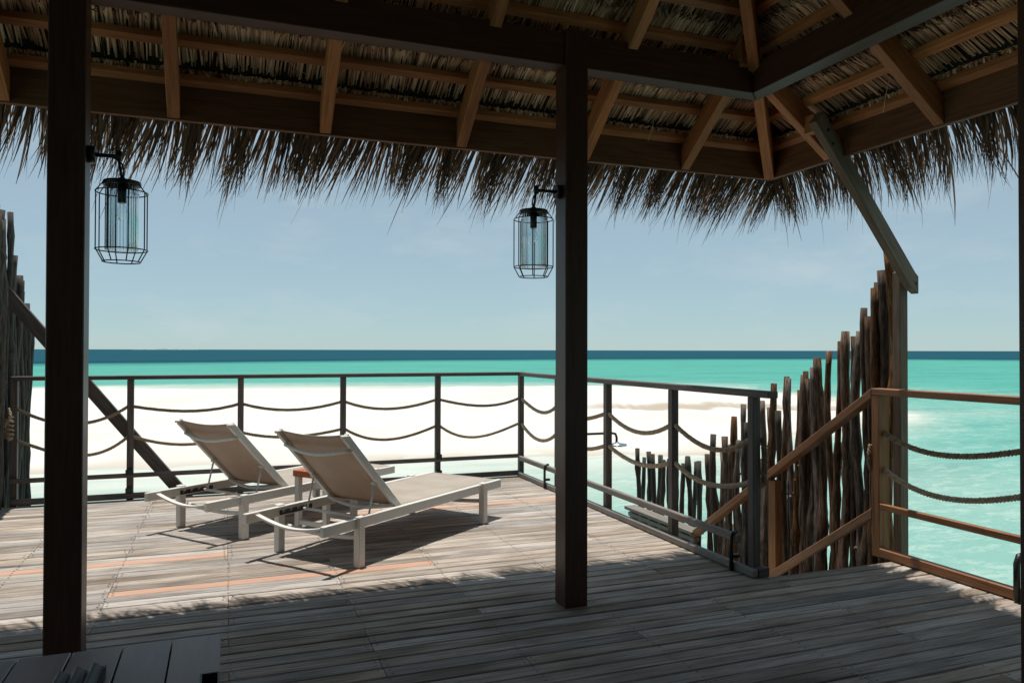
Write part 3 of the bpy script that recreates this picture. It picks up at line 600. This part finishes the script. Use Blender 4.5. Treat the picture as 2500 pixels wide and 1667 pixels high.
# thatch body: a thick shell over all four slopes
def shell(b, w0, w1, ve):
    x0, x1, y0, y1 = -3.6-ve*0, EX, -3.0, EY
    def ring(v, wz): return [Vector((-3.5+v, -2.9+v, zb(v)+wz)), Vector((EX-v, -2.9+v, zb(v)+wz)), Vector((EX-v, EY-v, zb(v)+wz)), Vector((-3.5+v, EY-v, zb(v)+wz))]
    vt = 3.40; lo0, lo1, hi0, hi1 = ring(ve, w0), ring(vt, w0), ring(ve, w1), ring(vt, w1)
    vs = lo0+lo1+hi0+hi1; fs = []
    for k in range(4):
        j = (k+1) % 4; fs += [(k, j, 4+j, 4+k), (8+k, 12+k, 12+j, 8+j), (k, 8+k, 8+j, j)]
    fs += [(4, 5, 6, 7), (12, 15, 14, 13)]
    b.add(vs, fs)
one(lambda b: shell(b, 0.095, 0.12, -0.10), 'thatch_backing', M['inner'], pav)
one(lambda b: shell(b, 0.122, 0.27, -0.16), 'thatch_cover', M['shell'], pav)
# shaggy fringe hanging from the eaves
for front in (True, False):
    lo, corner = (-3.6, EX) if front else (-2.6, EY)
    b = MB(); u = lo
    def strandf(u, v0, z0, ln, wd, lean, a0, a1, tn, curl):
        N = 5; ang = a0; p = [u, v0, z0]; q = []; st = ln/N; tints = []
        wx = rng.uniform(-1, 1)
        for i in range(N+1):
            f = i/N; ww = wd*(1-f**3*0.85)/2; tw = wx*0.9
            for s_ in (-1, 1): q.append(S(front, p[0]+s_*ww, p[1]+s_*ww*tw*0.6, p[2]))
            tints += [tn]*2
            ang = a0+(a1-a0)*f; p = [p[0]+(lean+curl*f)*st, p[1]-math.cos(ang)*st, p[2]-math.sin(ang)*st]
        b.add(q, [(2*i, 2*i+1, 2*i+3, 2*i+2) for i in range(N)], None, tints)
    wind = -0.22 if front else 0.10
    while u < corner+0.22:
        u += 0.0019*rng.uniform(0.5, 1.5)
        clump = 0.5+0.5*math.sin(u*13+math.sin(u*29)*1.5); clump2 = 0.5+0.5*math.sin(u*4.1+1.3)
        lay = rng.random()
        v0 = rng.uniform(-0.13, 0.0); z0 = zb(v0)+rng.uniform(0.02, 0.115)
        ln = rng.uniform(0.33, 0.42)+0.07*clump*rng.random()+0.05*clump2
        if lay > 0.965: ln *= rng.uniform(1.1, 1.4)
        if lay < 0.32: ln *= rng.uniform(0.62, 0.85)
        if v0 < 0 and u > corner-v0: pass
        lean = wind*rng.uniform(0.5, 1.1)+rng.gauss(0, 0.08)+0.13*math.sin(u*17+2*math.sin(u*5))
        strandf(u, v0, z0, ln, rng.choice([rng.uniform(0.003, 0.006), rng.uniform(0.006, 0.0125)]), lean, math.radians(rng.uniform(42, 58)), math.radians(rng.uniform(66, 94)), min(1, max(0, rng.gauss(0.42, 0.22))), rng.gauss(wind*0.8, 0.16))
    b.build('eave_fringe', M['fringe'], pav, kind='stuff')
# brace and outer post at the platform corner
one(lambda b: b.box(3.992, 4.058, 3.60, 3.66, -2.3, 1.80), 'outer_post', M['greydark'], pav, bev=0.003)
BU, BL = Vector((3.14, 3.400, 2.63)), Vector((4.03, 3.560, 1.745))
def bcut(b):
    h = 0.050; d = (BL-BU).normalized(); sd = d.cross(Vector((0, 0, 1))).normalized()*0.025; n_ = sd.cross(d).normalized(); n_ = n_ if n_.z > 0 else -n_
    k = Vector((d.x, d.y, 0)).normalized(); z = Vector((0, 0, 1))
    poly = [BU-n_*h, BU+n_*h, BL+n_*h-d*0.02, BL+k*0.055+z*0.025, BL+k*0.055-z*0.085, BL-n_*h+d*0.02]
    b.prism([p-sd for p in poly], [p+sd for p in poly], d)
br = one(bcut, 'brace', M['greydark'], pav, bev=0.003)
d_ = (BL-BU).normalized(); sdv = d_.cross(Vector((0, 0, 1))).normalized()
sdv = sdv if sdv.y < 0 else -sdv
for p in (BL+Vector((0.03, 0.005, -0.02)), BU+d_*0.1, BU+d_*0.16-Vector((0, 0, 0.03))): one(lambda b: b.tube([p+sdv*0.020, p+sdv*0.031], 0.009, 10), 'bolt', M['black'], br)
one(lambda b: b.box(3.15, 3.25, 3.43, 3.505, 2.56, 2.66), 'packing_block', M['rafter'], br)
# unseen wall added behind the camera, widened to block sky light
wl = thing('sky_block_wall', '', '', (0, -2.2, 0), kind='structure')
for i in range(38): one(lambda b: b.box(-6.0, 7.0, -2.32, -2.2-0.004*(i % 2), 0.004+i*0.118, 0.004+i*0.118+0.112), 'board', M['wall'], wl)

# ---------------------------------------------------------------- lanterns
def lantern(x, y, side, zs, label, reach=0.148):
    # side +1: arm leaves the post towards +x
    cx = x+side*reach; t = thing('wall_lantern', label, 'lantern', (x, y, zs))
    z = zs
    def plate(b):
        b.tube([(x+side*0.001, y, z+0.105), (x+side*0.028, y, z+0.105)], 0.036, 16, smooth=True)
    one(plate, 'wall_plate', M['black'], t)
    ax = x+side*(reach-0.013)
    def arm(b):
        b.tube([(x+side*0.026, y, z+0.105), (ax+side*0.006, y, z+0.105)], 0.0085, 8)
        b.tube([(ax, y, z+0.128), (ax, y, z+0.085)], 0.0125, 8)
        b.tube([(ax, y, z+0.09), (ax+side*0.006, y, z+0.05), (cx, y, z+0.008)], 0.006, 6)
        b.tube([(ax-side*0.02, y, z+0.10), (ax+side*0.012, y, z+0.075), (ax+side*0.02, y, z+0.045), (cx+side*0.004, y, z+0.008)], 0.004, 6)
    one(arm, 'arm', M['black'], t)
    def cap(b): b.lathe([(0.0, z+0.02), (0.012, z+0.018), (0.014, z+0.004), (0.070, z+0.002), (0.0735, z-0.004), (0.0735, z-0.016), (0.066, z-0.017), (0.066, z-0.004), (0.0, z-0.003)], (cx, y), 32)
    one(cap, 'cap', M['black'], t)
    def cage(b):
        ra, rb_, rc = 0.074, 0.099, 0.072; z1, z2, z3 = z-0.045, z-0.285, z-0.335
        for r_, zz in ((rb_, z1), (rb_, z2), (rc, z3)): b.tube([(cx+r_*math.cos(k*math.pi/18), y+r_*math.sin(k*math.pi/18), zz) for k in range(36)], 0.0026, 6, closed=True)
        for k in range(8):
            a = k*math.pi/4+0.35; c, s_ = math.cos(a), math.sin(a)
            b.tube([(cx+ra*c, y+ra*s_, z-0.012), (cx+rb_*c, y+rb_*s_, z1), (cx+rb_*c, y+rb_*s_, z2), (cx+rc*c, y+rc*s_, z3)], 0.0026, 6)
    one(cage, 'cage', M['black'], t)
    def gl(b): (b.lathe([(0.062, z-0.006), (0.062, z-0.284), (0.060, z-0.287), (0.0565, z-0.284), (0.0565, z-0.006)], (cx, y), 180, flute=0.022, nf=30), b.t.__setitem__(slice(0, 900), [0.5+0.5*math.cos(2*math.pi*(k % 180)/180*30) for k in range(900)]))
    one(gl, 'glass_cylinder', M['glass'], t)
    def sk(b): b.tube([(cx, y, z-0.003), (cx, y, z-0.088)], 0.0175, 14)
    one(sk, 'bulb_socket', M['black'], t)
    def bl(b): b.lathe([(0.011, z-0.088), (0.013, z-0.10), (0.021, z-0.122), (0.0225, z-0.140), (0.016, z-0.158), (0.0, z-0.164)], (cx, y), 18)
    one(bl, 'bulb', M['bulb'], t)
lantern(-0.536, 3.53, 1, 2.000, 'black wire-cage lantern with ribbed glass on the post behind the plank table', 0.126)
lantern(1.601, 3.53, -1, 2.005, 'black wire-cage lantern with ribbed glass on the post standing clear of the table')

# ---------------------------------------------------------------- sun loungers
def make_lounger(label):
    t = thing('sun_lounger', label, 'sun lounger', (0, 0, 0), 0, 'sun loungers side by side on the open deck', local=True)
    W = 0.655; WH = M['white']
    for y in (0, W): one(lambda b: b.box(-0.29, 1.60, y-0.016, y+0.016, 0.232, 0.294), 'side_rail', WH, t, bev=0.003)
    for s_ in (0.0, 1.345):
        for y, o in ((0, -1), (W, 1)): one(lambda b: b.box(s_-0.026, s_+0.026, y+o*0.0165-0.0245 if o < 0 else y-0.0075, y+0.0075 if o < 0 else y+0.041, 0.0, 0.304), 'leg', WH, t, bev=0.004)
    for s_ in (0.03, 1.345):
        one(lambda b: b.tube([(s_, 0.02+(W-0.04)*i/10, 0.165-0.018*math.sin(math.pi*i/10)) for i in range(11)], 0.014, 8), 'stretcher', WH, t)
    def bow(b):
        n_ = 14; sec = [(-0.017, -0.006), (0.017, -0.006), (0.017, 0.006), (-0.017, 0.006)]; vs = []; fs = []
        for i in range(n_+1):
            q = i/n_
            for dx, dz in sec: vs.append((-0.205+dx, 0.0165+(W-0.033)*q, 0.272-0.048*math.sin(math.pi*q)+dz))
        for i in range(n_):
            for k in range(4): fs.append((i*4+k, i*4+(k+1) % 4, i*4+4+(k+1) % 4, i*4+4+k))
        b.add(vs, fs)
    one(bow, 'head_bar', WH, t)
    one(lambda b: b.box(1.565, 1.60, 0.017, W-0.017, 0.242, 0.272), 'foot_bar', WH, t, bev=0.003)
    def seat(b):
        nu, nv = 14, 8; vs = []
        for i in range(nu+1):
            for j in range(nv+1):
                s_ = 0.41+1.185*i/nu; y = 0.017+(W-0.034)*j/nv; vs.append((s_, y, 0.292-0.016*math.sin(math.pi*j/nv)*math.sin(math.pi*i/nu)**0.5))
        b.add(vs, [(i*(nv+1)+j, (i+1)*(nv+1)+j, (i+1)*(nv+1)+j+1, i*(nv+1)+j+1) for i in range(nu) for j in range(nv)], None, 0.5, True)
    ob = one(seat, 'seat_sling', M['sling'], t); sd_ = ob.modifiers.new('thickness', 'SOLIDIFY'); sd_.thickness = 0.003
    # backrest, tilted up about the hinge
    H = Vector((0.425, 0, 0.285)); T = Vector((-0.065, 0, 0.785)); d = (T-H); LB = d.length; d.normalize(); n_ = Vector((d.z, 0, -d.x)); n_ = n_ if n_.x > 0 else -n_
    bk = lambda l, y, o: (H.x+d.x*l+n_.x*o, y, H.z+d.z*l+n_.z*o)
    for y in (0.045, W-0.045):
        def bar(b):
            yy = (y-0.016, y+0.016)
            q = [bk(-0.02, 0, -0.022), bk(-0.02, 0, 0.022), bk(LB, 0, 0.022), bk(LB-0.012, 0, -0.022)]
            b.prism([(p[0], yy[0], p[2]) for p in q], [(p[0], yy[1], p[2]) for p in q], d)
        one(bar, 'back_rail', WH, t, bev=0.003)
    for l, o, bw in ((LB-0.105, -0.026, 0.050), (0.045, -0.026, 0.045)):
        def cb(b): b.tube([bk(l, 0.045+(W-0.09)*i/14, o-bw*math.sin(math.pi*i/14)) for i in range(15)], 0.0125, 8)
        one(cb, 'curved_crossbar', WH, t)
    def back(b):
        nu, nv = 12, 8; vs = []
        for i in range(nu+1):
            q = i/nu
            for j in range(nv+1):
                y = 0.055+(W-0.11)*j/nv; cv = math.sin(math.pi*j/nv); vs.append(bk(LB*q+0.004-0.022*cv*(q > 0.99), y, 0.006-0.022*cv*(0.35+0.65*math.sin(math.pi*q))))
        b.add(vs, [(i*(nv+1)+j, i*(nv+1)+j+1, (i+1)*(nv+1)+j+1, (i+1)*(nv+1)+j) for i in range(nu) for j in range(nv)], None, 0.5, True)
    ob = one(back, 'back_sling', M['sling'], t); sd_ = ob.modifiers.new('thickness', 'SOLIDIFY'); sd_.thickness = 0.003
    for y in (0.045, W-0.045):
        one(lambda b: b.box(H.x+d.x*LB-0.022, H.x+d.x*LB+0.030, y-0.020, y+0.020, H.z+d.z*LB-0.016, H.z+d.z*LB+0.004), 'end_cap', WH, t, bev=0.005)
    for y in (0.062, W-0.062):
        one(lambda b: b.tube([bk(0.27, y, -0.024), (0.165, y, 0.252)], 0.0065, 7), 'prop_strut', WH, t)
        one(lambda b: b.tube([bk(0.27, y-0.02, -0.024), bk(0.27, y+0.02, -0.024)], 0.011, 8), 'prop_hinge', WH, t)
    one(lambda b: b.tube([(0.165, 0.018, 0.252), (0.165, W-0.018, 0.252)], 0.009, 8), 'prop_bar', WH, t)
    for y in (0.0175, W-0.0175):
        def rack(b):
            o = 0.011 if y < 0.3 else -0.011
            poly = [(-0.03, 0.242), (0.24, 0.242), (0.24, 0.272)]
            for k in range(4): a = 0.205-k*0.062; poly += [(a, 0.272), (a-0.022, 0.254), (a-0.036, 0.257), (a-0.030, 0.272)]
            poly += [(-0.03, 0.272)]
            b.prism([(p[0], min(y, y+o), p[1]) for p in poly], [(p[0], max(y, y+o), p[1]) for p in poly], (1, 0, 0))
        one(rack, 'ratchet_rack', M['black'], t)  # black carries the shade on the inner side of the rail
    return t
ANG = math.radians(38.0)
l1 = make_lounger('beige sling sun lounger with raised back, the one farther from the sea railing')
l1.location = (0.745, 4.580, 0.0); l1.rotation_euler = (0, 0, ANG)
l2 = copy_tree(l1); l2.location = (0.112, 5.540, 0.0); l2['label'] = 'beige sling sun lounger with raised back, the one next to the sea railing'
# side table
t = thing('side_table', 'small red-brown wooden side table with white legs between the two loungers', 'table', (0.70, 5.70, 0), ANG, local=True)
for i in range(4): one(lambda b: b.box(-0.17, 0.17, -0.17+i*0.0855, -0.17+i*0.0855+0.083, 0.378, 0.424), 'slat', M['redwood'], t, bev=0.003)
for a in (-0.14, 0.14):
    for c in (-0.14, 0.14): one(lambda b: b.box(a-0.021, a+0.021, c-0.021, c+0.021, 0.0, 0.377), 'leg', M['white'], t, bev=0.003)
    one(lambda b: b.box(a-0.012, a+0.012, -0.118, 0.118, 0.03, 0.06), 'stretcher', M['white'], t)
one(lambda b: (b.box(-0.118, 0.118, -0.012, 0.012, 0.345, 0.377)), 'top_frame', M['white'], t)

# ---------------------------------------------------------------- garden shower beyond the railing
t = thing('shower', 'chrome overhead shower on a thin pipe rising beyond the right-hand railing', 'shower', (3.34, 7.25, -1.47))
one(lambda b: b.tube([(3.34, 7.25, -1.469), (3.34, 7.25, 0.36), (3.36, 7.25, 0.40), (3.40, 7.25, 0.408), (3.90, 7.25, 0.408), (3.945, 7.25, 0.398), (3.96, 7.25, 0.36), (3.96, 7.25, 0.30)], 0.013, 10), 'pipe', M['black'], t)
one(lambda b: b.lathe([(0.0, 0.312), (0.02, 0.31), (0.03, 0.295), (0.105, 0.288), (0.108, 0.278), (0.104, 0.268), (0.0, 0.268)], (3.965, 7.25), 28), 'shower_head', M['steel'], t)
one(lambda b: b.lathe([(0.0, -1.45), (0.06, -1.452), (0.06, -1.4695), (0.0, -1.4695)], (3.34, 7.25), 16), 'foot_plate', M['steel'], t)

# ---------------------------------------------------------------- dining table in the corner of the picture
TZ = 0.75
t = thing('dining_table', 'varnished brown plank table with a square black-lined notch in its edge', 'table', (-0.45, 1.1, 0))
gaps = [-0.006, -0.0905, -0.174, -0.258, -0.343, -0.428, -0.513, -0.598, -0.683, -0.768, -0.853]
for i, (a, c) in enumerate(zip(gaps[1:], gaps[:-1])):
    if i == 0:
        one(lambda b: b.prism([(a+0.0015, 0.55, TZ-0.035), (a+0.0015, 1.574, TZ-0.035), (c, 1.574, TZ-0.035), (c, 1.390, TZ-0.035), (-0.0375, 1.390, TZ-0.035), (-0.0375, 1.30, TZ-0.035), (c, 1.30, TZ-0.035), (c, 0.55, TZ-0.035)],
                              [(a+0.0015, 0.55, TZ), (a+0.0015, 1.574, TZ), (c, 1.574, TZ), (c, 1.390, TZ), (-0.0375, 1.390, TZ), (-0.0375, 1.30, TZ), (c, 1.30, TZ), (c, 0.55, TZ)], (0, 1, 0)), 'plank', M['table'], t)
    else: one(lambda b: b.box(a+0.0015, c-0.0015, 0.55, 1.574, TZ-0.035, TZ-rng.uniform(0, 0.001)), 'plank', M['table'], t, bev=0.0015)
one(lambda b: (b.box(-0.0372, -0.0062, 1.386, 1.3898, TZ-0.036, TZ+0.0015), b.box(-0.0372, -0.034, 1.3003, 1.3857, TZ-0.036, TZ+0.0015), b.box(-0.0095, -0.0062, 1.3003, 1.3857, TZ-0.036, TZ+0.0015), b.box(-0.0337, -0.0098, 1.3003, 1.3035, TZ-0.036, TZ+0.0015)), 'notch_frame', M['black'], t)
for x in (-0.80, -0.09):
    for y in (0.62, 1.50): one(lambda b: b.box(x-0.03, x+0.03, y-0.03, y+0.03, 0.001, TZ-0.036), 'leg', M['table'], t)
one(lambda b: (b.box(-0.77, -0.12, 1.485, 1.515, TZ-0.10, TZ-0.037), b.box(-0.77, -0.12, 0.605, 0.635, TZ-0.10, TZ-0.037)), 'apron', M['table'], t)
def tray(b):
    n = 48; prof = []
    for i in range(n+1):
        q = i/n; x = -0.262+0.074*q; z = TZ+0.0095+0.0045*math.sin(q*2*math.pi*3.0-0.4)+0.005*q; prof.append((x, z))
    for k, (ya, yb, dz) in enumerate(((1.330, 1.449, 0.0),)):
        vs = [(x, ya-0.20*0, z+dz) for x, z in prof]+[(x, yb+0.012*(x+0.262)/0.074, z+dz) for x, z in prof]+[(x, ya, TZ+0.0008) for x, z in prof]+[(x, yb+0.012*(x+0.262)/0.074, TZ+0.0008) for x, z in prof]
        N = n+1; fs = []
        for i in range(n): fs += [(i, i+1, N+i+1, N+i), (N+i, N+i+1, 3*N+i+1, 3*N+i), (2*N+i+1, 2*N+i, 3*N+i, 3*N+i+1), (i+1, i, 2*N+i, 2*N+i+1)]
        fs += [(0, N, 3*N, 2*N), (n, 2*N+n, 3*N+n, N+n)]
        b.add(vs, fs)
b = MB(); tray(b); ob = b.build('corrugated_holder', M['pvc'], None, origin=(-0.225, 1.40, TZ)); ob['label'] = 'black corrugated holder with a wavy edge lying on the plank table'; ob['category'] = 'holder'
